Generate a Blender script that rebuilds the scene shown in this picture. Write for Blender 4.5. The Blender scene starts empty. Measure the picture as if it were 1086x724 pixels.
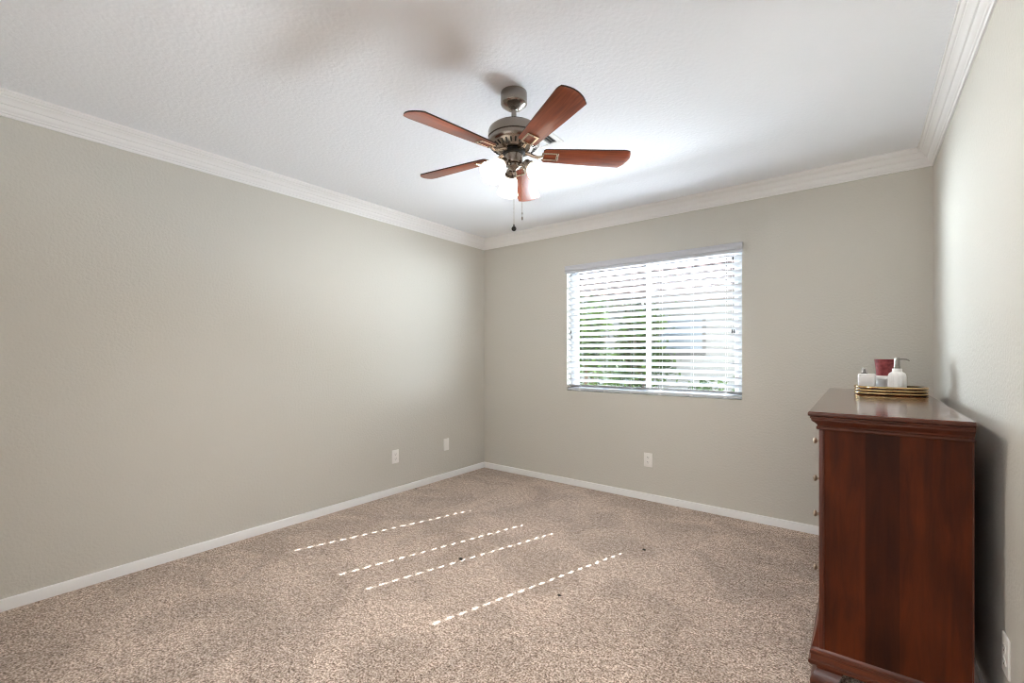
import bpy, bmesh, math, random
from mathutils import Vector, Matrix
random.seed(7)
sc = bpy.context.scene
COL = sc.collection
PI = math.pi
R = math.radians

# ------------------------------------------------------------------ camera, world, sun, exposure
F_PX, CX, CY, CAM_H = 476.8, 543.0, 376.2, 1.208
cd = bpy.data.cameras.new('camera'); cam = bpy.data.objects.new('camera', cd); COL.objects.link(cam)
cd.sensor_fit = 'HORIZONTAL'; cd.sensor_width = 36.0
cd.lens = F_PX / 1086.0 * 36.0
cd.shift_y = (CY - 362.0) / 1086.0
cd.clip_start = 0.02
cam.location = (0, 0, CAM_H); cam.rotation_euler = (R(90), 0, R(37.7))
sc.camera = cam

w = bpy.data.worlds.new('sky'); sc.world = w; w.use_nodes = True
bgn = w.node_tree.nodes['Background']
bgn.inputs['Color'].default_value = (0.86, 0.93, 1.0, 1)
bgn.inputs['Strength'].default_value = 3.5

SUN_DIR = Vector((-0.378, -1.222, -1.0))
sl = bpy.data.lights.new('sun', 'SUN'); so = bpy.data.objects.new('sun', sl); COL.objects.link(so)
sl.energy = 47.0; sl.angle = R(0.4); sl.color = (1.0, 0.98, 0.96)
so.rotation_euler = SUN_DIR.to_track_quat('-Z', 'Y').to_euler(); so.location = (2, 10, 8)

LAMP_W = 36.0          # each bulb of the ceiling fan
SHADE_E = 1.5           # glow of the lit glass shades
LAMP_C = (1.0, 0.95, 0.87)

FILL_W = 46.0          # added fill lamp behind the camera, set in an invented hallway
dl = bpy.data.lights.new('rear_fill_lamp', 'AREA'); do = bpy.data.objects.new('rear_fill_lamp', dl); COL.objects.link(do)
dl.shape = 'RECTANGLE'; dl.size = 1.2; dl.size_y = 0.6; dl.energy = FILL_W; dl.color = (0.96, 0.98, 1.0)
do.location = (-0.75, -1.35, 2.42)

BOUNCE_FILL_W = 630.0        # added area lamp low outside the window, imitating bounce off sunlit ground
gl = bpy.data.lights.new('bounce_fill_lamp', 'AREA'); go = bpy.data.objects.new('bounce_fill_lamp', gl); COL.objects.link(go)
gl.shape = 'RECTANGLE'; gl.size = 6.5; gl.size_y = 0.9; gl.energy = BOUNCE_FILL_W; gl.color = (0.89, 0.94, 1.0); gl.spread = R(110)
go.location = (-1.43, 6.7, -0.04); go.rotation_euler = Vector((0, -3.0, 1.45)).to_track_quat('-Z', 'Y').to_euler()

SIDE_FILL_W = 400.0         # added area lamps outside, imitating daylight from the ends of the side yard
for sx, size, k, tx in ((3.4, 8.4, 2.3, -0.6), (-5.3, 3.4, 1.7, -1.7)):
    el = bpy.data.lights.new('side_fill_lamp', 'AREA'); eo = bpy.data.objects.new('side_fill_lamp', el); COL.objects.link(eo)
    el.shape = 'RECTANGLE'; el.size = size; el.size_y = 1.4; el.energy = SIDE_FILL_W * k; el.color = (0.88, 0.95, 1.0); el.spread = R(110)
    eo.location = (sx, 5.6, 1.5); eo.rotation_euler = (Vector((tx, 3.7, 1.45)) - eo.location).to_track_quat('-Z', 'Y').to_euler()

# room
XL, XR, YB, YR, H = -3.202, 0.347, 3.653, -0.55, 2.44
WX0, WX1, WZ0, WZ1 = -2.174, -0.684, 0.874, 2.03
WT = 0.15

pl = bpy.data.lights.new('window_daylight_portal', 'AREA'); po = bpy.data.objects.new('window_daylight_portal', pl); COL.objects.link(po)
pl.shape = 'RECTANGLE'; pl.size = WX1 - WX0; pl.size_y = WZ1 - WZ0
po.location = ((WX0 + WX1) / 2, YB + WT + 0.02, (WZ0 + WZ1) / 2); po.rotation_euler = (R(-90), 0, 0)
pl.cycles.is_portal = True

vs = sc.view_settings
sc.display_settings.display_device = 'sRGB'
vs.view_transform = 'Standard'; vs.look = 'None'; vs.gamma = 1.0; vs.use_curve_mapping = False
vs.exposure = 0.12
cy = sc.cycles
cy.max_bounces = 14; cy.diffuse_bounces = 8; cy.glossy_bounces = 5; cy.transmission_bounces = 8; cy.transparent_max_bounces = 12
cy.caustics_reflective = False; cy.caustics_refractive = False
cy.sample_clamp_indirect = 12.0
cy.use_denoising = True; cy.use_light_tree = True; cy.use_adaptive_sampling = False
cy.pixel_filter_type = 'BLACKMAN_HARRIS'; cy.filter_width = 1.1

# ------------------------------------------------------------------ helpers
def srgb(r, g, b):
    f = lambda c: (c / 255 / 12.92) if c / 255 <= 0.04045 else ((c / 255 + 0.055) / 1.055) ** 2.4
    return (f(r), f(g), f(b), 1)

class MB:
    def __init__(self): self.bm = bmesh.new()
    def quad(self, *ps):
        return self.bm.faces.new([self.bm.verts.new(p) for p in ps])
    def box(self, x0, x1, y0, y1, z0, z1, bevel=0.0, seg=2, M=None):
        b = bmesh.new()
        bmesh.ops.create_cube(b, size=1.0)
        bmesh.ops.scale(b, vec=(abs(x1 - x0), abs(y1 - y0), abs(z1 - z0)), verts=b.verts)
        bmesh.ops.translate(b, vec=((x0 + x1) / 2, (y0 + y1) / 2, (z0 + z1) / 2), verts=b.verts)
        if bevel > 0:
            bmesh.ops.bevel(b, geom=list(b.edges), offset=bevel, segments=seg, affect='EDGES', profile=0.5)
        self.merge(b, M); return self
    def merge(self, b, M=None):
        vm = {}
        for v in b.verts: vm[v] = self.bm.verts.new((M @ v.co) if M else v.co)
        for f in b.faces:
            try: self.bm.faces.new([vm[v] for v in f.verts])
            except ValueError: pass
        b.free()
    def lathe(self, prof, n=32, M=None, ripple=0, amp=0.0):
        # prof: list of (r, z); rotates round z
        rings = []
        for r, z in prof:
            if r < 1e-6:
                rings.append([self.bm.verts.new(self._t((0, 0, z), M))])
            else:
                ring = []
                for i in range(n):
                    a = 2 * PI * i / n
                    rr = r * (1 + amp * math.cos(ripple * a)) if ripple else r
                    ring.append(self.bm.verts.new(self._t((rr * math.cos(a), rr * math.sin(a), z), M)))
                rings.append(ring)
        for a, b in zip(rings, rings[1:]):
            for i in range(n):
                j = (i + 1) % n
                if len(a) == 1 and len(b) == 1: continue
                if len(a) == 1: self.bm.faces.new((a[0], b[i], b[j]))
                elif len(b) == 1: self.bm.faces.new((a[i], a[j], b[0]))
                else: self.bm.faces.new((a[i], a[j], b[j], b[i]))
        return self
    def _t(self, p, M): return (M @ Vector(p)) if M else Vector(p)
    def tube(self, pts, r, n=10, M=None, caps=True):
        pts = [Vector(p) for p in pts]
        rs = r if isinstance(r, (list, tuple)) else [r] * len(pts)
        rings = []; up = None
        for i, p in enumerate(pts):
            t = (pts[min(i + 1, len(pts) - 1)] - pts[max(i - 1, 0)]).normalized()
            if up is None:
                up = Vector((0, 0, 1)) if abs(t.z) < 0.9 else Vector((1, 0, 0))
            u = (up - t * up.dot(t)).normalized(); v = t.cross(u); up = u
            rings.append([self.bm.verts.new(self._t(p + (u * math.cos(2 * PI * k / n) + v * math.sin(2 * PI * k / n)) * rs[i], M)) for k in range(n)])
        for a, b in zip(rings, rings[1:]):
            for i in range(n):
                j = (i + 1) % n; self.bm.faces.new((a[i], a[j], b[j], b[i]))
        if caps:
            self.bm.faces.new(rings[0][::-1]); self.bm.faces.new(rings[-1])
        return self
    def prism(self, poly, h0, h1, M=None, bevel=0.0):
        # poly in xy, extruded z h0..h1
        b = bmesh.new()
        lo = [b.verts.new((x, y, h0)) for x, y in poly]; hi = [b.verts.new((x, y, h1)) for x, y in poly]
        n = len(poly)
        b.faces.new(lo[::-1]); b.faces.new(hi)
        for i in range(n):
            j = (i + 1) % n; b.faces.new((lo[i], lo[j], hi[j], hi[i]))
        if bevel > 0:
            es = [e for e in b.edges if abs(e.verts[0].co.z - e.verts[1].co.z) < 1e-6]
            bmesh.ops.bevel(b, geom=es, offset=bevel, segments=2, affect='EDGES', profile=0.5)
        self.merge(b, M); return self
    def loft(self, loops, closed=True, caps=True, M=None):
        rings = [[self.bm.verts.new(self._t(p, M)) for p in lp] for lp in loops]
        n = len(rings[0])
        for a, b in zip(rings, rings[1:]):
            for i in range(n if closed else n - 1):
                j = (i + 1) % n; self.bm.faces.new((a[i], a[j], b[j], b[i]))
        if caps and closed:
            self.bm.faces.new(rings[0][::-1]); self.bm.faces.new(rings[-1])
        return self
    def build(self, name, mat, parent=None, smooth=35, loc=None, rot=None, normals=True):
        if normals: bmesh.ops.recalc_face_normals(self.bm, faces=self.bm.faces)
        me = bpy.data.meshes.new(name); self.bm.to_mesh(me); self.bm.free()
        if smooth:
            for p in me.polygons: p.use_smooth = True
            me.set_sharp_from_angle(angle=R(smooth))
        if mat: me.materials.append(mat)
        o = bpy.data.objects.new(name, me); COL.objects.link(o)
        if parent: o.parent = parent
        if loc: o.location = loc
        if rot: o.rotation_euler = rot
        return o

def empty(name, loc=(0, 0, 0), rz=0):
    o = bpy.data.objects.new(name, None); COL.objects.link(o); o.location = loc; o.rotation_euler = (0, 0, rz)
    o.empty_display_size = 0.1
    return o
def tag(o, label=None, cat=None, group=None, kind=None):
    if label: o['label'] = label
    if cat: o['category'] = cat
    if group: o['group'] = group
    if kind: o['kind'] = kind
    return o
def struct(o): o['kind'] = 'structure'; return o

def smooth_all(mat): return mat

# ------------------------------------------------------------------ materials
def mat(name, col, rough=0.5, metal=0.0, spec=0.5, coat=0.0, coat_r=0.1):
    m = bpy.data.materials.new(name); m.use_nodes = True
    b = m.node_tree.nodes['Principled BSDF']
    b.inputs['Base Color'].default_value = col
    b.inputs['Roughness'].default_value = rough; b.inputs['Metallic'].default_value = metal
    b.inputs['Specular IOR Level'].default_value = spec
    b.inputs['Coat Weight'].default_value = coat; b.inputs['Coat Roughness'].default_value = coat_r
    return m
def N(m, t, **k):
    n = m.node_tree.nodes.new(t)
    for a, v in k.items():
        if a in n.inputs: n.inputs[a].default_value = v
        else: setattr(n, a, v)
    return n
def L(m, a, b): m.node_tree.links.new(a, b)
def bsdf(m): return m.node_tree.nodes['Principled BSDF']
def ramp(m, stops, interp='LINEAR'):
    r = m.node_tree.nodes.new('ShaderNodeValToRGB'); r.color_ramp.interpolation = interp
    e = r.color_ramp.elements
    while len(e) < len(stops): e.new(0.5)
    for i, (p, c) in enumerate(stops): e[i].position = p; e[i].color = c
    return r
def bump_noise(m, scale, strength, dist=0.002, detail=3.0, rough=0.5):
    tc = N(m, 'ShaderNodeTexCoord'); nz = N(m, 'ShaderNodeTexNoise'); nz.inputs['Scale'].default_value = scale
    nz.inputs['Detail'].default_value = detail; nz.inputs['Roughness'].default_value = rough
    bp = N(m, 'ShaderNodeBump'); bp.inputs['Strength'].default_value = strength; bp.inputs['Distance'].default_value = dist
    L(m, tc.outputs['Object'], nz.inputs['Vector']); L(m, nz.outputs['Fac'], bp.inputs['Height']); L(m, bp.outputs['Normal'], bsdf(m).inputs['Normal'])
    return m

M_wall = bump_noise(mat('greige_wall_paint', srgb(206, 203, 195), 0.75, spec=0.3), 75, 0.55, 0.004, 2)
M_ceil = bump_noise(mat('white_ceiling_paint', srgb(241, 244, 249), 0.9, spec=0.2), 55, 0.5, 0.004, 3)
M_trim = mat('white_semi_gloss_trim', srgb(238, 238, 238), 0.35)
M_white = mat('white_plastic', srgb(240, 238, 234), 0.35)
M_vinyl = mat('white_vinyl', srgb(214, 218, 222), 0.4)
M_slat = mat('white_faux_wood_slat', srgb(200, 203, 208), 0.5, spec=0.3)
M_valance = mat('white_blind_valance', srgb(202, 204, 211), 0.4)
M_cord = mat('white_cord', srgb(225, 225, 228), 0.8)
M_tassel = mat('dark_tassel', srgb(45, 42, 42), 0.5)
M_slot = mat('dark_slot', srgb(60, 56, 52), 0.6)
M_nickel = mat('brushed_nickel', srgb(148, 140, 132), 0.25, 1.0)
M_nickel_dark = mat('dark_flywheel', srgb(30, 28, 26), 0.5, 0.3)
M_chain = mat('nickel_chain', srgb(176, 160, 140), 0.3, 1.0)
M_brassy = mat('pale_nickel_bracket', srgb(205, 190, 172), 0.25, 1.0)
M_gold = mat('polished_gold', srgb(208, 180, 132), 0.2, 1.0)
M_blackrim = mat('black_tray_groove', srgb(22, 18, 15), 0.35)
M_ceramic = mat('white_ribbed_ceramic', srgb(240, 238, 236), 0.3)
M_steel = mat('brushed_steel_pump', srgb(150, 146, 140), 0.32, 1.0)
M_knob = mat('antique_nickel_knob', srgb(190, 175, 155), 0.3, 1.0)
M_concrete = bump_noise(mat('pale_gravel_ground', srgb(186, 182, 176), 0.95), 60, 0.6, 0.01, 4)
M_stucco = bump_noise(mat('pale_stucco', srgb(140, 138, 136), 0.9), 40, 0.5, 0.006, 4)
M_tile = mat('clay_roof_tile', srgb(88, 76, 74), 0.95, spec=0.02)
M_bark = mat('shrub_bark', srgb(90, 72, 56), 0.9)
M_lint = mat('dark_lint', srgb(45, 38, 32), 0.95)

def m_red():
    m = mat('dusty_red_flocked_cup', srgb(126, 48, 52), 0.75)
    tc = N(m, 'ShaderNodeTexCoord'); nz = N(m, 'ShaderNodeTexNoise'); nz.inputs['Scale'].default_value = 60; nz.inputs['Detail'].default_value = 3
    r = ramp(m, [(0.3, srgb(108, 36, 42)), (0.7, srgb(148, 66, 68))])
    L(m, tc.outputs['Object'], nz.inputs['Vector']); L(m, nz.outputs['Fac'], r.inputs['Fac']); L(m, r.outputs['Color'], bsdf(m).inputs['Base Color'])
    return m
M_red = m_red()

def m_wood(name, c0, c1, stretch, scale, rough, coat, planks=None, spec=0.5):
    """grain runs along the axis given the small scale in stretch; planks: list of (x edge, tone)"""
    m = mat(name, c0, rough, coat=coat, coat_r=0.12)
    tc = N(m, 'ShaderNodeTexCoord'); mp = N(m, 'ShaderNodeMapping'); mp.inputs['Scale'].default_value = stretch
    nz = N(m, 'ShaderNodeTexNoise'); nz.inputs['Scale'].default_value = scale; nz.inputs['Detail'].default_value = 6; nz.inputs['Roughness'].default_value = 0.6
    nz.inputs['Distortion'].default_value = 0.4
    r = ramp(m, [(0.3, c0), (0.72, c1)])
    L(m, tc.outputs['Object'], mp.inputs['Vector']); L(m, mp.outputs['Vector'], nz.inputs['Vector']); L(m, nz.outputs['Fac'], r.inputs['Fac'])
    out = r.outputs['Color']
    # broad figure
    n2 = N(m, 'ShaderNodeTexNoise'); n2.inputs['Scale'].default_value = 5.0; n2.inputs['Detail'].default_value = 1.5
    mr = N(m, 'ShaderNodeMapRange'); mr.inputs['From Min'].default_value = 0.3; mr.inputs['From Max'].default_value = 0.7
    mr.inputs['To Min'].default_value = 0.75; mr.inputs['To Max'].default_value = 1.25
    L(m, tc.outputs['Object'], n2.inputs['Vector']); L(m, n2.outputs['Fac'], mr.inputs['Value'])
    val = mr.outputs['Result']
    if planks:
        sx = N(m, 'ShaderNodeSeparateXYZ'); L(m, tc.outputs['Object'], sx.inputs['Vector'])
        m2 = N(m, 'ShaderNodeMapRange'); m2.inputs['From Min'].default_value = planks[0]; m2.inputs['From Max'].default_value = planks[1]
        L(m, sx.outputs['X'], m2.inputs['Value'])
        r2 = ramp(m, [(p, (t, t, t, 1)) for p, t in planks[2]], 'CONSTANT')
        L(m, m2.outputs['Result'], r2.inputs['Fac'])
        mu = N(m, 'ShaderNodeMath', operation='MULTIPLY'); L(m, val, mu.inputs[0]); L(m, r2.outputs['Color'], mu.inputs[1]); val = mu.outputs[0]
    mx = N(m, 'ShaderNodeVectorMath', operation='SCALE'); L(m, out, mx.inputs[0]); L(m, val, mx.inputs['Scale'])
    L(m, mx.outputs[0], bsdf(m).inputs['Base Color'])
    bsdf(m).inputs['Specular IOR Level'].default_value = spec
    return m
M_blade = m_wood('cherry_blade_veneer', srgb(114, 48, 22), srgb(160, 78, 40), (2.5, 40, 40), 2.2, 0.34, 0.25)
M_blade_edge = mat('dark_blade_edge', srgb(50, 24, 18), 0.5)
M_dress = m_wood('cherry_dresser_wood', srgb(64, 22, 9), srgb(106, 44, 19), (45, 45, 2.5), 2.0, 0.38, 0.1)
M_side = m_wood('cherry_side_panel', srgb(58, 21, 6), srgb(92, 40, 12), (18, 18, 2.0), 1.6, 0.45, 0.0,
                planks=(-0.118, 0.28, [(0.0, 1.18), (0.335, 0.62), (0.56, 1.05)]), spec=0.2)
M_top = m_wood('cherry_dresser_top', srgb(70, 30, 16), srgb(108, 50, 26), (45, 2.5, 45), 2.0, 0.16, 0.6)
M_mould = m_wood('cherry_moulding', srgb(66, 26, 10), srgb(104, 46, 18), (2.2, 2.2, 40), 1.6, 0.36, 0.1)

def m_carpet():
    m = mat('beige_plush_carpet', srgb(170, 150, 134), 1.0, spec=0.1)
    b = bsdf(m); b.inputs['Sheen Weight'].default_value = 0.15
    tc = N(m, 'ShaderNodeTexCoord')
    v = N(m, 'ShaderNodeTexNoise'); v.inputs['Scale'].default_value = 125; v.inputs['Detail'].default_value = 3; v.inputs['Roughness'].default_value = 0.75
    v2 = N(m, 'ShaderNodeTexNoise'); v2.inputs['Scale'].default_value = 42; v2.inputs['Detail'].default_value = 2
    mixh = N(m, 'ShaderNodeMath', operation='MULTIPLY_ADD'); mixh.inputs[1].default_value = 0.25
    L(m, tc.outputs['Object'], v.inputs['Vector']); L(m, tc.outputs['Object'], v2.inputs['Vector'])
    L(m, v2.outputs['Fac'], mixh.inputs[0]); L(m, v.outputs['Fac'], mixh.inputs[2])
    r = ramp(m, [(0.47, srgb(92, 72, 58)), (0.61, srgb(178, 156, 140)), (0.75, srgb(246, 230, 218))])
    L(m, mixh.outputs[0], r.inputs['Fac'])
    # nap brushed one way or the other by the vacuum cleaner
    n3 = N(m, 'ShaderNodeTexNoise'); n3.inputs['Scale'].default_value = 2.6; n3.inputs['Detail'].default_value = 3.0; n3.inputs['Roughness'].default_value = 0.6; n3.inputs['Distortion'].default_value = 0.8
    L(m, tc.outputs['Object'], n3.inputs['Vector'])
    mr = N(m, 'ShaderNodeMapRange'); mr.inputs['From Min'].default_value = 0.40; mr.inputs['From Max'].default_value = 0.60
    mr.inputs['To Min'].default_value = 0.82; mr.inputs['To Max'].default_value = 1.07
    L(m, n3.outputs['Fac'], mr.inputs['Value'])
    mx = N(m, 'ShaderNodeVectorMath', operation='SCALE'); L(m, r.outputs['Color'], mx.inputs[0]); L(m, mr.outputs['Result'], mx.inputs['Scale'])
    L(m, mx.outputs[0], b.inputs['Base Color'])
    bp = N(m, 'ShaderNodeBump'); bp.inputs['Strength'].default_value = 0.7; bp.inputs['Distance'].default_value = 0.006
    L(m, mixh.outputs[0], bp.inputs['Height']); L(m, bp.outputs['Normal'], b.inputs['Normal'])
    return m
M_carpet = m_carpet()

def m_glass():
    m = bpy.data.materials.new('window_glass'); m.use_nodes = True
    nt = m.node_tree; nt.nodes.remove(nt.nodes['Principled BSDF'])
    out = nt.nodes['Material Output']
    t = nt.nodes.new('ShaderNodeBsdfTransparent'); t.inputs['Color'].default_value = (0.93, 0.96, 0.97, 1)
    g = nt.nodes.new('ShaderNodeBsdfGlossy'); g.inputs['Roughness'].default_value = 0.02
    lw = nt.nodes.new('ShaderNodeLayerWeight'); lw.inputs['Blend'].default_value = 0.5
    pw = nt.nodes.new('ShaderNodeMath'); pw.operation = 'POWER'; pw.inputs[1].default_value = 5.0
    fr = nt.nodes.new('ShaderNodeMath'); fr.operation = 'MULTIPLY_ADD'; fr.inputs[1].default_value = 0.9; fr.inputs[2].default_value = 0.04
    nt.links.new(lw.outputs['Facing'], pw.inputs[0]); nt.links.new(pw.outputs[0], fr.inputs[0])
    mx = nt.nodes.new('ShaderNodeMixShader')
    nt.links.new(fr.outputs[0], mx.inputs[0]); nt.links.new(t.outputs[0], mx.inputs[1]); nt.links.new(g.outputs[0], mx.inputs[2]); nt.links.new(mx.outputs[0], out.inputs['Surface'])
    return m
M_glass = m_glass()
def m_emit(name, col, s):
    m = mat(name, (0.9, 0.88, 0.84, 1), 0.4)
    m.cycles.emission_sampling = 'NONE'
    b = bsdf(m); b.inputs['Emission Color'].default_value = (*col, 1); b.inputs['Emission Strength'].default_value = s
    return m
M_shade = m_emit('lit_frosted_glass', (1.0, 0.93, 0.80), SHADE_E)
M_bulb = m_emit('lit_bulb', LAMP_C, 4.0)
def m_leaf():
    m = mat('shrub_leaf', srgb(70, 92, 48), 0.7, spec=0.15)
    oi = N(m, 'ShaderNodeTexCoord'); nz = N(m, 'ShaderNodeTexNoise'); nz.inputs['Scale'].default_value = 3.0
    r = ramp(m, [(0.35, srgb(28, 42, 24)), (0.65, srgb(72, 92, 44))])
    L(m, oi.outputs['Object'], nz.inputs['Vector']); L(m, nz.outputs['Fac'], r.inputs['Fac']); L(m, r.outputs['Color'], bsdf(m).inputs['Base Color'])
    return m
M_leaf = m_leaf()
M_clear = mat('clear_plastic_cap', srgb(215, 215, 212), 0.15)

# ------------------------------------------------------------------ structure
struct(MB().box(XL - WT, XR + WT, YR - WT - 1.6, YB + WT, -0.15, 0.0).build('floor', M_carpet))
struct(MB().box(XL - WT, XR + WT, YR - WT - 1.6, YB + WT, H, H + 0.15).build('ceiling', M_ceil))
struct(MB().box(XL - WT, XL, YR - WT, YB + WT, 0, H).build('wall_left', M_wall))
struct(MB().box(XR, XR + WT, YR - WT, YB + WT, 0, H).build('wall_right', M_wall))
DX_0, DX_1, DH = -1.5, -0.05, 2.05  # unseen doorway and hall, added to let the rear fill lamp in
b = MB(); b.box(XL, DX_0, YR - WT, YR, 0, H); b.box(DX_1, XR, YR - WT, YR, 0, H); b.box(DX_0, DX_1, YR - WT, YR, DH, H)
struct(b.build('wall_rear', M_wall))
struct(MB().box(-2.05, -1.9, YR - WT - 1.3, YR - WT, 0, H).build('wall_fill_hall_left', M_trim))
struct(MB().box(0.32, 0.47, YR - WT - 1.3, YR - WT, 0, H).build('wall_fill_hall_right', M_trim))
struct(MB().box(-2.05, 0.47, YR - WT - 1.45, YR - WT - 1.3, 0, H).build('wall_fill_hall_end', M_trim))
added_door = struct(empty('added_door_1', ((DX_0 + DX_1) / 2, YR, 0)))
dw = (DX_1 - DX_0) / 2
b = MB()
b.box(-dw - 0.06, -dw, 0, 0.015, 0, DH + 0.06, 0.003, 1); b.box(dw, dw + 0.06, 0, 0.015, 0, DH + 0.06, 0.003, 1); b.box(-dw, dw, 0, 0.015, DH, DH + 0.06, 0.003, 1)
struct(b.build('added_door_casing', M_trim, added_door))
b = MB()
b.box(XL, WX0, YB, YB + WT, 0, H); b.box(WX1, XR, YB, YB + WT, 0, H)
b.box(WX0, WX1, YB, YB + WT, 0, WZ0); b.box(WX0, WX1, YB, YB + WT, WZ1, H)
struct(b.build('wall_back', M_wall))

def arc(cx, cz, r, a0, a1, n=6):
    return [(cx + r * math.cos(R(a0 + (a1 - a0) * i / n)), cz + r * math.sin(R(a0 + (a1 - a0) * i / n))) for i in range(n + 1)]
# crown profile: (distance from wall, drop from ceiling)
CROWN = [(0, 0.106), (0.007, 0.106), (0.009, 0.1), (0.009, 0.094), (0.014, 0.091), (0.016, 0.084), (0.022, 0.078), (0.027, 0.068), (0.029, 0.058),
         (0.035, 0.056), (0.04, 0.046), (0.048, 0.036), (0.054, 0.031), (0.055, 0.024), (0.061, 0.022), (0.066, 0.016), (0.068, 0.011), (0.074, 0.011), (0.074, 0), (0, 0)]
BASE = [(0, 0), (0.013, 0), (0.013, 0.047), (0.011, 0.053), (0.006, 0.056), (0, 0.056)]
def wall_run(name, side, prof, zf, m):
    loops = []
    for end in (0, 1):
        lp = []
        for p, d in prof:
            z = zf(d)
            if side == 'left': q = (XL + p, (YR + p) if end == 0 else (YB - p), z)
            elif side == 'right': q = (XR - p, (YR + p) if end == 0 else (YB - p), z)
            elif side == 'back': q = ((XL + p) if end == 0 else (XR - p), YB - p, z)
            else: q = ((XL + p) if end == 0 else (XR - p), YR + p, z)
            lp.append(q)
        loops.append(lp)
    return struct(MB().loft(loops).build(name, m, smooth=20))
for i, s in enumerate(('left', 'back', 'right', 'rear')):
    wall_run('trim_%d' % (i + 1), s, CROWN, lambda d: H - d, M_trim)
    if s != 'rear': wall_run('baseboard_%s' % s, s, BASE, lambda d: d, M_trim)

# window: white sliding window set deep in the wall
win = struct(empty('window_1', ((WX0 + WX1) / 2, YB + 0.11, WZ0)))
hw = (WX1 - WX0) / 2; hh = WZ1 - WZ0
def wbox(b, x0, x1, y0, y1, z0, z1, bv=0.003): b.box(x0, x1, y0, y1, z0, z1, bv, 1)
b = MB(); f = 0.045; ft = 0.030
wbox(b, -hw, hw, -0.03, 0.03, 0, ft); wbox(b, -hw, hw, -0.03, 0.03, hh - ft, hh)
wbox(b, -hw, -hw + f, -0.03, 0.03, ft, hh - ft); wbox(b, hw - f, hw, -0.03, 0.03, ft, hh - ft)
struct(b.build('window_frame', M_vinyl, win))
for x0, x1, yo in ((-hw + f, 0.013, -0.012), (-0.013, hw - f, 0.012)):
    b = MB(); s = 0.026; t = 0.020
    wbox(b, x0, x1, yo - 0.011, yo + 0.011, ft, ft + t); wbox(b, x0, x1, yo - 0.011, yo + 0.011, hh - ft - t, hh - ft)
    wbox(b, x0, x0 + s, yo - 0.011, yo + 0.011, ft + t, hh - ft - t); wbox(b, x1 - s, x1, yo - 0.011, yo + 0.011, ft + t, hh - ft - t)
    sash = struct(b.build('sash', M_vinyl, win))
    struct(MB().box(x0 + s, x1 - s, yo - 0.003, yo + 0.003, ft + t, hh - ft - t).build('pane', M_glass, sash))

# ------------------------------------------------------------------ exterior
GZ = -0.12
struct(MB().box(-16, 14, YB + WT, 20, GZ - 0.1, GZ).build('ground', M_concrete))

NY = 8.0; EZ = 2.25
house = tag(empty('neighbour_house', (-2, NY, GZ)), 'pale stucco house with scalloped clay tile roof beyond the window', 'house')
house.name = 'house'
MB().box(-9, 9, 0, 7, 0, EZ - GZ + 0.05).build('wall', M_stucco, house)
MB().box(-9.3, 9.3, -0.42, -0.38, EZ - GZ - 0.22, EZ - GZ - 0.02, 0.004, 1).build('fascia', mat('taupe_fascia', srgb(104, 96, 92), 0.8, spec=0.1), house)
b = MB(); per = 0.30; course = 0.38; ns = 8; slope = 0.34
ncol = 52; x0 = -8.0
for k in range(15):
    y0 = -0.5 + k * course * 0.94; y1 = y0 + course * 1.05
    z0 = EZ - GZ - 0.02 + (k * course * 0.94) * slope + 0.035; z1 = z0 + course * 1.05 * slope - 0.035
    top0, top1, bot0 = [], [], []
    for i in range(ncol * ns + 1):
        x = x0 + i * per / ns; wv = 0.055 * abs(math.sin(PI * i / ns))
        top0.append(b.bm.verts.new((x, y0, z0 + wv))); top1.append(b.bm.verts.new((x, y1, z1 + wv)))
        bot0.append(b.bm.verts.new((x, y0, z0 + wv * 0.55 - 0.03)))
    for i in range(ncol * ns):
        b.bm.faces.new((top0[i], top0[i + 1], top1[i + 1], top1[i])); b.bm.faces.new((bot0[i], bot0[i + 1], top0[i + 1], top0[i]))
b.build('tiled_roof', M_tile, house, smooth=50)
b = MB(); b.box(-0.40, 0.40, -0.04, 0.02, 1.32, 2.0, 0.006, 1)
wf = b.build('window_frame', mat('bronze_frame', srgb(98, 96, 94), 0.6, spec=0.2), house); wf.location = (-0.45, 0, 0)
mglz = mat('dark_window_pane', srgb(112, 120, 128), 0.35)
MB().box(-0.35, 0.35, -0.05, -0.03, 1.37, 1.95).build('pane', mglz, wf)

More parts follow.
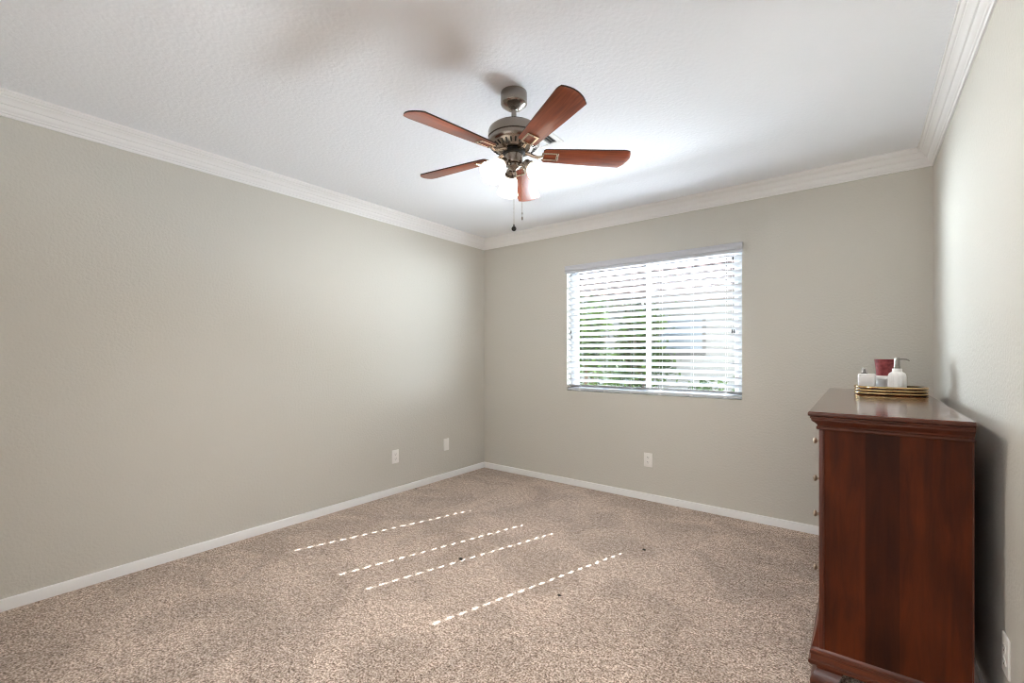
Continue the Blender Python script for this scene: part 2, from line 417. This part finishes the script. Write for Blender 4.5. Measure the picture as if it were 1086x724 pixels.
def shrub(name, loc, rx, ry, hgt, n, label, seed, leaf=0.045):
    rnd = random.Random(seed)
    root = tag(empty(name, loc), label, 'shrub', 'shrubs outside the window')
    b = MB()
    for k in range(7):
        a = rnd.uniform(0, 2 * PI); t = rnd.uniform(0.3, 0.8)
        b.tube([(0.05 * math.cos(a), 0.05 * math.sin(a), 0), (t * rx * 0.5 * math.cos(a), t * ry * 0.5 * math.sin(a), hgt * 0.45), (t * rx * math.cos(a), t * ry * math.sin(a), hgt * 0.85)], [0.022, 0.014, 0.005], 6)
    b.build('stem', M_bark, root)
    b = MB()
    clumps = []
    for k in range(26):
        a = rnd.uniform(0, 2 * PI); q = math.sqrt(rnd.random()); z = rnd.uniform(0.12, 0.95)
        wd = math.sin(PI * min(1, 0.15 + z * 0.85)) ** 0.5
        clumps.append((q * rx * wd * math.cos(a), q * ry * wd * math.sin(a), z * hgt))
    for i in range(n):
        c = Vector(rnd.choice(clumps)) + Vector((rnd.gauss(0, 0.13), max(-0.2, min(0.2, rnd.gauss(0, 0.1))), rnd.gauss(0, 0.13)))
        if c.z < 0.03: continue
        d = Vector((rnd.gauss(0, 1), rnd.gauss(0, 1), rnd.gauss(0.3, 0.7))).normalized()
        s = d.cross(Vector((rnd.gauss(0, 1), rnd.gauss(0, 1), rnd.gauss(0, 1)))).normalized()
        l = leaf * rnd.uniform(0.7, 1.4)
        b.quad(c - d * l, c + s * l * 0.42, c + d * l, c - s * l * 0.42)
    b.build('foliage', M_leaf, root, smooth=0, normals=False)
    return root
shrub('shrub', (-3.25, 5.95, GZ), 0.55, 0.28, 2.1, 4200, 'tall leafy green shrub outside the left edge of the window', 3)
shrub('shrub', (-2.95, 7.2, GZ), 0.55, 0.25, 2.1, 4200, 'leafy green shrub outside, right beside the window mullion', 4)
shrub('shrub', (-1.72, 6.9, GZ), 0.42, 0.28, 0.75, 1800, 'low shrub against the pale house wall behind the right sash', 5)

# ------------------------------------------------------------------ ceiling fan
FX, FY = -1.2876, 1.6805
fan = tag(empty('ceiling_fan', (FX, FY, H)), 'brushed nickel ceiling fan with five cherry blades and three lit glass shades', 'ceiling fan')
MB().lathe([(0, 0), (0.061, 0), (0.062, -0.003), (0.062, -0.052), (0.060, -0.056), (0.052, -0.062), (0.042, -0.070), (0.026, -0.077), (0.019, -0.078), (0.0, -0.078)], 48).build('canopy', M_nickel, fan)
b = MB(); b.lathe([(0.0165, -0.075), (0.0165, -0.081), (0.0118, -0.084), (0.0118, -0.142), (0.019, -0.145), (0.019, -0.156), (0, -0.157)], 24)
b.build('downrod', M_nickel, fan)
b = MB()
b.lathe([(0, -0.153), (0.05, -0.154), (0.085, -0.158), (0.105, -0.165), (0.117, -0.175), (0.1215, -0.187), (0.1215, -0.214), (0.116, -0.217), (0.1155, -0.221),
         (0.1225, -0.224), (0.1235, -0.230), (0.121, -0.242), (0.115, -0.250), (0.106, -0.255), (0.090, -0.264), (0.078, -0.270), (0.058, -0.274), (0, -0.274)], 56)
motor = b.build('motor_housing', M_nickel, fan, smooth=40)
b = MB()
for k in range(30):
    a = 2 * PI * k / 30
    Mx = Matrix.Rotation(a, 4, 'Z') @ Matrix.Translation((0.097, 0, -0.2608)) @ Matrix.Rotation(R(-29), 4, 'Y')
    b.box(-0.0115, 0.0115, -0.0035, 0.0035, -0.0018, 0.0014, 0.001, 1, Mx)
b.build('vent_slot', M_nickel_dark, motor)
MB().lathe([(0, -0.272), (0.050, -0.273), (0.053, -0.276), (0.053, -0.286), (0.049, -0.290), (0.04, -0.291), (0, -0.291)], 40).build('flywheel', M_nickel_dark, fan)
MB().lathe([(0, -0.288), (0.038, -0.289), (0.0415, -0.293), (0.0415, -0.326), (0.039, -0.333), (0.030, -0.337), (0, -0.338)], 40).build('switch_housing', M_nickel, fan)
b = MB(); b.lathe([(0, -0.334), (0.027, -0.335), (0.031, -0.339), (0.031, -0.349), (0.024, -0.357), (0.012, -0.362), (0.008, -0.368), (0.010, -0.373), (0.006, -0.379), (0, -0.380)], 32)
SH_AZ = (18, 140, 262)
DOWN = R(42)
for az in SH_AZ:
    Mz = Matrix.Rotation(R(az), 4, 'Z')
    b.tube([(0.02, 0, -0.343), (0.042, 0, -0.339), (0.052, 0, -0.338), (0.060, 0, -0.342)], 0.008, 10, Mz)
fit = b.build('light_fitter', M_nickel, fan)
def dirM(az, r, z):
    # local +z of the shade points outward and down
    d = Vector((math.cos(R(az)) * math.cos(DOWN), math.sin(R(az)) * math.cos(DOWN), -math.sin(DOWN)))
    q = d.to_track_quat('Z', 'Y')
    return Matrix.Translation((math.cos(R(az)) * r, math.sin(R(az)) * r, z)) @ q.to_matrix().to_4x4()
for az in SH_AZ:
    Ms = dirM(az, 0.057, -0.338)
    b = MB(); b.lathe([(0, -0.004), (0.017, -0.003), (0.021, 0.002), (0.022, 0.02), (0.027, 0.022), (0.027, 0.03), (0.023, 0.032), (0, 0.032)], 28, Ms)
    b.build('lamp_socket', M_nickel, fan)
    outer = [(0.0235, 0.024), (0.0245, 0.032), (0.031, 0.040), (0.038, 0.050), (0.0425, 0.064), (0.0445, 0.080), (0.0465, 0.098), (0.0505, 0.114), (0.0545, 0.122)]
    inner = [(max(r - 0.003, 0.018), z) for r, z in outer][::-1]
    sh = MB().lathe(outer + [(0.054, 0.1235)] + inner, 36, Ms).build('lamp_shade', M_shade, fan, smooth=60)
    MB().lathe([(0.0, 0.03), (0.012, 0.032), (0.013, 0.040), (0.019, 0.048), (0.0225, 0.058), (0.020, 0.072), (0.010, 0.080), (0, 0.082)], 20, Ms).build('light_bulb', M_bulb, sh)
    ld = bpy.data.lights.new('bulb_light', 'SPOT'); lo = bpy.data.objects.new('bulb_light', ld); COL.objects.link(lo); lo.parent = sh
    ld.energy = LAMP_W; ld.color = LAMP_C; ld.shadow_soft_size = 0.012
    ld.spot_size = R(175); ld.spot_blend = 1.0
    lo.location = (Ms @ Vector((0, 0, 0.101))); lo.rotation_euler = (Ms.to_3x3() @ Vector((0, 0, 1))).to_track_quat('-Z', 'Y').to_euler()
# blades
ZB = 2.152 - H
def blade_mesh():
    pts = [(0.138, -0.036), (0.146, -0.045)]
    pts += [(0.30, -0.054), (0.42, -0.060), (0.515, -0.0655)]
    pts += [(0.528, -0.0645)]
    for i in range(9):
        t = -0.060 + i * 0.1245 / 8
        pts.append((0.557 - 0.026 * ((t + 0.01) / 0.0625) ** 2 * (1.0 if t > -0.01 else 0.75), t))
    pts += [(0.42, 0.060), (0.30, 0.054), (0.146, 0.045), (0.138, 0.036)]
    return pts
BA = (-28.5, 43.5, 117.5, 187.8, 259.8)
proto = None
for az in BA:
    e_rot = (R(-12), 0, 0)
    droop = 3.0 if az == 117.5 else 0.0
    Mz = Matrix.Rotation(R(az), 4, 'Z') @ Matrix.Translation((0, 0, ZB)) @ Matrix.Rotation(R(droop), 4, 'Y') @ Matrix.Rotation(R(-12), 4, 'X')
    if proto is None:
        ob = MB().prism(blade_mesh(), -0.003, 0.003, None, 0.001).build('blade', M_blade, fan, smooth=30)
        ob.data.materials.append(M_blade_edge)
        for p in ob.data.polygons:
            if abs(p.normal.z) < 0.9: p.material_index = 1
        # bracket: rectangular open frame under the blade, curved neck up to the flywheel
        b = MB()
        fz0, fz1 = -0.0075, -0.003
        b.box(0.132, 0.142, -0.028, 0.028, fz0, fz1, 0.0015, 1); b.box(0.200, 0.212, -0.028, 0.028, fz0, fz1, 0.0015, 1)
        b.box(0.138, 0.206, -0.028, -0.0185, fz0, fz1, 0.0015, 1); b.box(0.138, 0.206, 0.0185, 0.028, fz0, fz1, 0.0015, 1)
        b.tube([(0.135, 0, -0.006), (0.118, 0, -0.012), (0.095, 0.0, -0.006), (0.075, 0.001, 0.004), (0.058, 0.002, 0.009), (0.046, 0.002, 0.010)], [0.006, 0.0075, 0.0075, 0.0075, 0.008, 0.008], 10)
        br = b.build('blade_bracket', M_brassy, ob)
        for sx, sy in ((0.137, 0.023), (0.137, -0.023), (0.206, 0)):
            MB().lathe([(0, -0.0095), (0.003, -0.009), (0.004, -0.0075), (0.004, -0.0065)], 10, Matrix.Translation((sx, sy, 0))).build('screw', M_nickel, ob)
        proto = ob
    else:
        ob = proto.copy(); COL.objects.link(ob); ob.parent = fan
        for ch in list(proto.children):
            c = ch.copy(); COL.objects.link(c); c.parent = ob
    ob.matrix_local = Mz
# pull chains
def chain(px, py, z0, z1, kind):
    b = MB()
    nb = int((z0 - z1) / 0.006)
    b.tube([(px, py, z0), (px, py, z1)], 0.0009, 6)
    for i in range(nb):
        z = z0 - i * 0.006
        b.lathe([(0, z + 0.0016), (0.0014, z + 0.0008), (0.0014, z - 0.0008), (0, z - 0.0016)], 6, Matrix.Translation((px, py, 0)))
    ch = b.build('pull_chain', M_chain, fan)
    b = MB(); T = Matrix.Translation((px, py, z1))
    if kind == 'ball':
        b.lathe([(0, 0.012), (0.003, 0.011), (0.003, 0.003)] + [(0.0115 * math.sin(PI * i / 10 + 0.25 * (i == 0)), -0.009 + 0.0115 * math.cos(PI * i / 10)) for i in range(1, 11)], 20, T)
    else:
        b.lathe([(0, 0.010), (0.002, 0.009), (0.0025, 0.002), (0.001, -0.002), (0.001, -0.010), (0.003, -0.012), (0.0035, -0.022), (0.002, -0.027), (0, -0.028)], 12, T)
    b.build('chain_pull', M_nickel_dark if kind == 'ball' else M_nickel, ch)
chain(-0.003, 0.004, -0.37, 1.812 - H, 'ball')
chain(0.034, 0.020, -0.345, 1.868 - H, 'rod')

# ------------------------------------------------------------------ ceiling vent
VX, VY, VS = -1.47, 2.105, 0.125
vent = tag(empty('ceiling_vent', (VX, VY, H)), 'square white louvred air vent on the ceiling behind the fan', 'air vent')
b = MB()
o, i_ = VS, VS - 0.03
for (x0, x1, y0, y1) in ((-o, o, -o, -i_), (-o, o, i_, o), (-o, -i_, -i_, i_), (i_, o, -i_, i_)):
    b.box(x0, x1, y0, y1, -0.008, 0.0, 0.002, 1)
b.box(-0.006 + 0.04, 0.006 + 0.04, -i_, i_, -0.009, 0)
b.build('frame', M_trim, vent)
MB().box(-i_, i_, -i_, i_, -0.0012, 0.0).build('duct_shade_plate', mat('vent_shadow', srgb(48, 50, 52), 0.8), vent)  # flat dark plate; the shade inside the duct is put into its colour
b = MB()
for k in range(9):
    x = -0.085 + k * 0.0135
    b.box(-0.007, 0.007, -i_, i_, -0.0006, 0.0006, 0, 1, Matrix.Translation((x, 0, -0.006)) @ Matrix.Rotation(R(-38), 4, 'Y'))
for k in range(4):
    y = 0
for k in range(14):
    y = -0.088 + k * 0.0135
    b.box(0.046, i_, -0.004, 0.004, -0.0006, 0.0006, 0, 1, Matrix.Translation((0, y, -0.006)) @ Matrix.Rotation(R(40), 4, 'X'))
b.build('louvres', mat('vent_louvre_grey', srgb(205, 206, 208), 0.5), vent)

# ------------------------------------------------------------------ window blind
BY = YB + 0.041; TILT = R(25); PITCH = 0.0535; NSL = 20; Z_LOW = 0.920
bl = tag(empty('window_blind', ((WX0 + WX1) / 2, BY, WZ0)), 'white horizontal slat blind with valance hanging in the window', 'blind')
bw = hw - 0.006
cols = [-2.044 + 0.2488 * k for k in range(6)]
cols = [c - (WX0 + WX1) / 2 for c in cols]
holes = [cols[0], cols[2], cols[3], cols[5]]
b = MB(); HLx, HLy, SWd, ST = 0.0050, 0.0115, 0.030, 0.0015
for k in range(NSL):
    z = Z_LOW - WZ0 + k * PITCH
    Mx = Matrix.Translation((0, 0, z)) @ Matrix.Rotation(TILT, 4, 'X') @ Matrix.Rotation(0, 4, 'Z')
    # inner edge (local -y) is the higher one
    Mx = Matrix.Translation((0, 0, z)) @ Matrix.Rotation(-TILT, 4, 'X')
    xs = -bw
    for hx in holes:
        b.box(xs, hx - HLx, -SWd, SWd, -ST, ST, 0, 1, Mx)
        b.box(hx - HLx, hx + HLx, -SWd, -HLy, -ST, ST, 0, 1, Mx); b.box(hx - HLx, hx + HLx, HLy, SWd, -ST, ST, 0, 1, Mx)
        xs = hx + HLx
    b.box(xs, bw, -SWd, SWd, -ST, ST, 0, 1, Mx)
b.build('slats', M_slat, bl, smooth=0)
b = MB(); b.box(-bw, bw, -0.028, 0.028, 0.008, 0.026, 0.004, 2)
br = b.build('bottom_rail', M_slat, bl)
for c in cols: MB().box(c - 0.012, c + 0.012, -0.0305, -0.0275, 0.008, 0.014, 0.001, 1).build('cord_plug', M_white, br)
MB().box(-bw, bw, -0.028, 0.028, hh - 0.045, hh - 0.002, 0.002, 1).build('headrail', M_slat, bl)
# valance, stepped profile with short returns
vp = [(-0.054, hh - 0.066), (-0.058, hh - 0.064), (-0.0585, hh - 0.048), (-0.055, hh - 0.046), (-0.055, hh - 0.043), (-0.062, hh - 0.040), (-0.064, hh - 0.018), (-0.068, hh - 0.010), (-0.070, hh + 0.002), (-0.066, hh + 0.005), (-0.048, hh + 0.005), (-0.048, hh - 0.066)]
vw = hw + 0.006
b = MB(); b.loft([[(-vw, y, z) for y, z in vp], [(vw, y, z) for y, z in vp]])
b.build('valance', M_valance, bl, smooth=20)
for c in cols:
    b = MB()
    iy, oy = -SWd * math.cos(TILT) - 0.0015, SWd * math.cos(TILT) + 0.0015
    b.tube([(c, iy, 0.02), (c, iy, hh - 0.04)], 0.0007, 5); b.tube([(c, oy, 0.02), (c, oy, hh - 0.04)], 0.0007, 5)
    for k in range(NSL):
        z = Z_LOW - WZ0 + k * PITCH
        b.tube([(c + 0.006, iy, z + SWd * math.sin(TILT) - 0.003), (c + 0.006, oy, z - SWd * math.sin(TILT) - 0.003)], 0.0005, 4)
    b.build('ladder_cord', M_cord, bl, smooth=60)
def pull(px, zt, name='lift_cord'):
    b = MB(); y = -0.0345
    b.tube([(px, y, zt), (px, y, hh - 0.05)], 0.0007, 5)
    cc = b.build(name, M_cord, bl)
    MB().lathe([(0, 0.004), (0.003, 0.003), (0.0045, -0.003), (0.0062, -0.018), (0.0062, -0.024), (0.004, -0.026), (0, -0.026)], 14, Matrix.Translation((px, y, zt))).build('tassel', M_tassel, cc)
xc = (WX0 + WX1) / 2
pull(-0.752 - xc, 1.396 - WZ0); pull(-0.737 - xc, 1.396 - WZ0)
pull(-2.135 - xc, 1.432 - WZ0, 'tilt_cord'); pull(-2.126 - xc, 1.386 - WZ0, 'tilt_cord')
b = MB(); b.lathe([(0, 0.004), (0.003, 0.003), (0.0055, -0.003), (0.0055, -0.022), (0, -0.024)], 14, Matrix.Translation((-0.747 - xc, -0.036, 1.938 - WZ0)))
b.build('cord_stop', M_tassel, bl)

# ------------------------------------------------------------------ outlets
def plate(loc, rz, label, duplex=True, group='white wall plates'):
    # local +y points out of the wall ... plate lies in xz
    o = tag(empty('wall_outlet' if duplex else 'blank_wall_plate', loc, rz), label, 'outlet' if duplex else 'wall plate', group)
    MB().box(-0.036, 0.036, 0.0, 0.006, -0.058, 0.058, 0.0022, 2).build('cover_plate', M_white, o)
    if duplex:
        for zc in (0.02, -0.02):
            rp = [(0.0165 * math.cos(2 * PI * k / 24), max(-0.0115, min(0.0115, 0.0145 * math.sin(2 * PI * k / 24)))) for k in range(24)]
            Mx = Matrix.Translation((0, 0.0055, zc)) @ Matrix.Rotation(R(-90), 4, 'X')
            rc = MB().prism(rp, 0, 0.0022, Mx).build('receptacle', M_white, o)
            b = MB()
            for sx in (-0.0062, 0.0062): b.box(sx - 0.0013, sx + 0.0013, 0.0074, 0.0082, zc + 0.000, zc + 0.0075)
            b.box(-0.0022, 0.0022, 0.0074, 0.0082, zc - 0.008, zc - 0.004)
            b.build('contact_slot', M_slot, rc)
    for zc in ((0,) if duplex else (0.03, -0.03)):
        MB().lathe([(0, 0.0016), (0.0022, 0.001), (0.003, 0)], 12, Matrix.Translation((0, 0.006, zc)) @ Matrix.Rotation(R(-90), 4, 'X')).build('screw', M_white, o)
    return o
plate((XL, 2.477, 0.323), R(-90), 'white duplex outlet on the left wall below and left of the blank plate')
plate((XL, 3.087, 0.333), R(-90), 'blank white wall plate on the left wall nearest the room corner', False)
plate((-1.39, YB, 0.335), R(180), 'white duplex outlet on the back wall under the window')
plate((XR, 1.95, 0.318), R(90), 'white duplex outlet on the right wall close behind the dresser')

# ------------------------------------------------------------------ dresser
ZT = 1.004; DX0, DX1, DY0, DY1 = -0.148, 0.28, 1.934, 3.40
dr = tag(empty('dresser', (0, 0, 0)), 'tall dark cherry wood dresser against the right wall', 'dresser')
OV = 0.032   # overhang at front (-x) and near end
def ring(off, z):
    # rectangle loop: overhang on front and both ends, back flush
    return [(DX0 + off, DY0 + off, z), (DX1, DY0 + off, z), (DX1, DY1 - off, z), (DX0 + off, DY1 - off, z)]
b = MB(); b.loft([ring(0.006, ZT - 0.0165), ring(0.001, ZT - 0.014), ring(0.0, ZT - 0.009), ring(0.001, ZT - 0.003), ring(0.004, ZT)])
ob = b.build('top', M_top, dr, smooth=30); ob.data.materials.append(M_mould)
for p in ob.data.polygons:
    if p.normal.z < 0.6: p.material_index = 1
b = MB(); b.loft([ring(OV, ZT - 0.066), ring(OV - 0.004, ZT - 0.0655), ring(OV - 0.008, ZT - 0.062), ring(OV - 0.008, ZT - 0.055), ring(OV - 0.004, ZT - 0.0525), ring(OV - 0.005, ZT - 0.048),
                  ring(0.020, ZT - 0.040), ring(0.013, ZT - 0.035), ring(0.010, ZT - 0.031), ring(0.010, ZT - 0.026), ring(0.006, ZT - 0.022), ring(0.006, ZT - 0.018), ring(0.009, ZT - 0.0165)])
b.build('top_moulding', M_mould, dr, smooth=25)
bx0, bx1, by0, by1 = DX0 + OV, DX1, DY0 + OV, DY1 - OV
zb = 0.148
# case sides: corner posts, panels
def end_panel(y, s):
    b = MB()
    b.box(bx0 + 0.016, bx1 - 0.004, y, y + s * 0.018, zb, ZT - 0.066)
    p = b.build('side_panel', M_side, dr, smooth=0)
    b = MB()
    b.box(bx0, bx0 + 0.0155, y - s * 0.003, y + s * 0.03, zb, ZT - 0.066, 0.0025, 2)
    b.box(bx1 - 0.0035, bx1, y - s * 0.001, y + s * 0.02, zb, ZT - 0.066, 0.001, 1)
    b.build('corner_post', M_dress, dr)
end_panel(by0, 1); end_panel(by1, -1)
MB().box(bx1 - 0.012, bx1 - 0.004, by0 + 0.02, by1 - 0.02, zb, ZT - 0.066).build('back_panel', M_dress, dr)
MB().box(bx0 + 0.012, bx0 + 0.03, by0 + 0.03, by1 - 0.03, zb, ZT - 0.066).build('face_frame', M_dress, dr)
# front flare above the base (front pilaster swelling) 
b = MB(); fl = []
for i in range(9):
    t = i / 8; z = 0.30 - t * (0.30 - zb); off = 0.022 * t ** 1.8
    fl.append([(bx0 + 0.012, by0, z), (bx0 - off, by0, z), (bx0 - off, by1, z), (bx0 + 0.012, by1, z)])
b.loft(fl); b.build('front_apron', M_dress, dr, smooth=40)
# base moulding
def bring(off, z): return [(bx0 - off - 0.012, by0 - off * 0.7, z), (bx1, by0 - off * 0.7, z), (bx1, by1 + off * 0.7, z), (bx0 - off - 0.012, by1 + off * 0.7, z)]
b = MB(); b.loft([bring(0.012, 0.088), bring(0.018, 0.090), bring(0.020, 0.096), bring(0.019, 0.103), bring(0.013, 0.106), bring(0.012, 0.118), bring(0.011, 0.124), bring(0.014, 0.127), bring(0.015, 0.134), bring(0.013, 0.139), bring(0.006, 0.142), bring(-0.002, 0.152)])
b.build('base_moulding', M_mould, dr, smooth=25)
# feet: ogee bracket feet
def foot(cx, cyy, sx, sy):
    b = MB(); loops = []
    prof = [(0.0, 0.016), (0.006, 0.006), (0.014, 0.0), (0.03, -0.001), (0.045, 0.004), (0.058, 0.012), (0.068, 0.020), (0.078, 0.016), (0.088, 0.008)]
    for z, ins in reversed(prof):
        wdt = 0.098 - 0.045 * (1 - z / 0.088) ** 1.5; dp = 0.085 - 0.025 * (1 - z / 0.088)
        loops.append([(cx + sx * ins, cyy + sy * ins, z), (cx + sx * wdt, cyy + sy * ins, z), (cx + sx * wdt, cyy + sy * dp * 0.6, z), (cx + sx * dp * 0.6, cyy + sy * dp * 0.6, z), (cx + sx * dp * 0.6, cyy + sy * wdt, z), (cx + sx * ins, cyy + sy * wdt, z)])
    b.loft(loops); b.build('foot', M_mould, dr, smooth=50)
fx0 = bx0 - 0.026
foot(fx0, by0 - 0.008, 1, 1); foot(fx0, by1 + 0.008, 1, -1); foot(bx1, by0 - 0.008, -1, 1); foot(bx1, by1 + 0.008, -1, -1)
# drawers
rows = [(0.818, 0.932), (0.668, 0.806), (0.536, 0.656), (0.305, 0.524)]
knobz = [0.876, 0.731, 0.594, 0.386]
ym = (by0 + by1) / 2
for (z0, z1), kz in zip(rows, knobz):
    for y0, y1 in ((by0 + 0.035, ym - 0.008), (ym + 0.008, by1 - 0.035)):
        d = MB().box(bx0 - 0.002, bx0 + 0.014, y0, y1, z0, z1, 0.004, 2).build('drawer', M_dress, dr)
        for ky in (y0 + 0.10, y1 - 0.10):
            Mk = Matrix.Translation((bx0 - 0.002, ky, kz)) @ Matrix.Rotation(R(-90), 4, 'Y')
            MB().lathe([(0, 0), (0.009, 0.0), (0.009, 0.002), (0.0045, 0.004), (0.0045, 0.011), (0.010, 0.014), (0.0125, 0.018), (0.0115, 0.022), (0.006, 0.0245), (0, 0.025)], 20, Mk).build('knob', M_knob, d)

# ------------------------------------------------------------------ tray and things on it
TX, TY = 0.124, 3.02; TA, TB = 0.143, 0.105
tray = tag(empty('tray', (TX, TY, ZT)), 'oval tray with three stacked gold rings on the dresser top', 'tray')
def oval(a, bb, z, n=64):
    # stadium-like oval
    p = 2.6
    return [(a * math.copysign(abs(math.cos(2 * PI * k / n)) ** (2 / p), math.cos(2 * PI * k / n)), bb * math.copysign(abs(math.sin(2 * PI * k / n)) ** (2 / p), math.sin(2 * PI * k / n)), z) for k in range(n)]
b = MB(); b.loft([oval(TA - 0.006, TB - 0.006, 0.0), oval(TA - 0.003, TB - 0.003, 0.002), oval(TA - 0.003, TB - 0.003, 0.042), oval(TA - 0.010, TB - 0.010, 0.042), oval(TA - 0.012, TB - 0.012, 0.008)])
b.build('tray_base', M_blackrim, tray, smooth=40)
for zc in (0.0085, 0.0235, 0.0385):
    b = MB(); n = 64; ring0 = oval(TA, TB, zc, n)
    loops = []
    for j in range(n):
        q = Vector(ring0[j]); nx = Vector((q.x / TA ** 2, q.y / TB ** 2, 0)).normalized()
        loops.append([q + nx * 0.0052 * math.cos(2 * PI * s / 10) + Vector((0, 0, 0.0058 * math.sin(2 * PI * s / 10))) for s in range(10)])
    loops.append(loops[0])
    b.loft(loops, caps=False); b.build('gold_ring', M_gold, tray, smooth=60)
TZ = ZT + 0.008
sp = tag(empty('soap_dispenser', (0.150, 2.975, TZ)), 'white ribbed pump soap dispenser with steel spout on the gold tray', 'soap dispenser')
MB().lathe([(0, 0), (0.033, 0.0), (0.0355, 0.003), (0.036, 0.02), (0.036, 0.083), (0.035, 0.093), (0.0325, 0.101), (0.027, 0.107), (0.021, 0.110), (0.0195, 0.114), (0.0195, 0.125), (0.018, 0.1275), (0.0, 0.128)], 96, None, 24, 0.012).build('bottle', M_ceramic, sp, smooth=60)
b = MB(); b.lathe([(0, 0.126), (0.0135, 0.126), (0.0135, 0.138), (0.0115, 0.140), (0.0108, 0.170), (0.0108, 0.179), (0.009, 0.182), (0, 0.182)], 28)
b.tube([(0.006, 0, 0.175), (0.022, 0.0, 0.1755), (0.034, 0, 0.174), (0.042, 0, 0.170), (0.047, 0, 0.166)], [0.004, 0.0038, 0.0034, 0.003, 0.0026], 10)
b.build('pump', M_steel, sp)
jar = tag(empty('lidded_jar', (0.104, 3.085, TZ)), 'white lidded jar on the gold tray with a red cup on it', 'jar')
MB().lathe([(0, 0), (0.037, 0), (0.039, 0.003), (0.039, 0.062), (0.036, 0.066), (0, 0.066)], 40).build('body', M_ceramic, jar)
MB().lathe([(0, 0.064), (0.0455, 0.064), (0.047, 0.067), (0.047, 0.083), (0.045, 0.086), (0, 0.086)], 40).build('lid', M_ceramic, jar)
cup = tag(empty('cup', (0.106, 3.085, TZ + 0.086)), 'dusty red tapered cup standing on the white jar', 'cup')
MB().lathe([(0, 0), (0.033, 0.0), (0.035, 0.002), (0.039, 0.045), (0.0435, 0.084), (0.043, 0.087), (0.0405, 0.086), (0.036, 0.045), (0.031, 0.008), (0, 0.007)], 40).build('cup_body', M_red, cup)
bo = tag(empty('spray_bottle', (0.031, 3.02, TZ)), 'squat white ribbed bottle with dark-collared spray nozzle at the left of the tray', 'bottle')
def rrect(a, bb, z, n=48, p=5, rib=0.0):
    out = []
    for k in range(n):
        t = 2 * PI * k / n; c, s = math.cos(t), math.sin(t)
        rr = 1 + (rib if k % 2 else 0)
        out.append((a * rr * math.copysign(abs(c) ** (2 / p), c), bb * rr * math.copysign(abs(s) ** (2 / p), s), z))
    return out
MB().loft([rrect(0.035, 0.026, 0), rrect(0.037, 0.028, 0.004, rib=0.01), rrect(0.038, 0.028, 0.085, rib=0.01), rrect(0.036, 0.026, 0.094), rrect(0.030, 0.020, 0.097)]).build('body', M_ceramic, bo, smooth=50)
Tn = Matrix.Translation((-0.011, 0, 0))
MB().lathe([(0, 0.096), (0.0145, 0.096), (0.0145, 0.1005), (0.0, 0.1005)], 24, Tn).build('collar', M_tassel, bo)
noz = MB().lathe([(0, 0.1), (0.0065, 0.1), (0.0065, 0.118), (0.005, 0.121), (0, 0.121)], 20, Tn).build('nozzle', M_tassel, bo)
def m_clear():
    m = bpy.data.materials.new('clear_cap'); m.use_nodes = True
    p = bsdf(m); p.inputs['Base Color'].default_value = (0.95, 0.95, 0.95, 1); p.inputs['Roughness'].default_value = 0.1
    p.inputs['Alpha'].default_value = 0.22
    return m
MB().lathe([(0.0125, 0.1005), (0.0125, 0.128), (0.0115, 0.130), (0, 0.130)], 24, Tn).build('cap', m_clear(), bo)

# ------------------------------------------------------------------ specks on the carpet
def speck(x, y, s, label, seed):
    rnd = random.Random(seed); b = MB(); bb = bmesh.new()
    bmesh.ops.create_icosphere(bb, subdivisions=2, radius=1.0)
    for v in bb.verts:
        k = 1 + rnd.uniform(-0.35, 0.35); v.co = Vector((v.co.x * s * k * 1.3, v.co.y * s * k, v.co.z * s * 0.45 * k + s * 0.35))
    b.merge(bb); o = b.build('lint_speck', M_lint, None, loc=(x, y, 0))
    return tag(o, label, 'lint', 'dark specks on the carpet')
speck(-1.864, 1.917, 0.011, 'dark lint speck lying on the third sunlit dash line', 1)
speck(-1.056, 2.704, 0.008, 'small dark lint speck just beyond the far end of the nearest dash line', 2)
speck(-1.192, 1.93, 0.007, 'dark lint speck on bare carpet nearest the viewer', 3)
speck(-3.165, 2.677, 0.008, 'dark lint speck on carpet next to the left baseboard', 4)
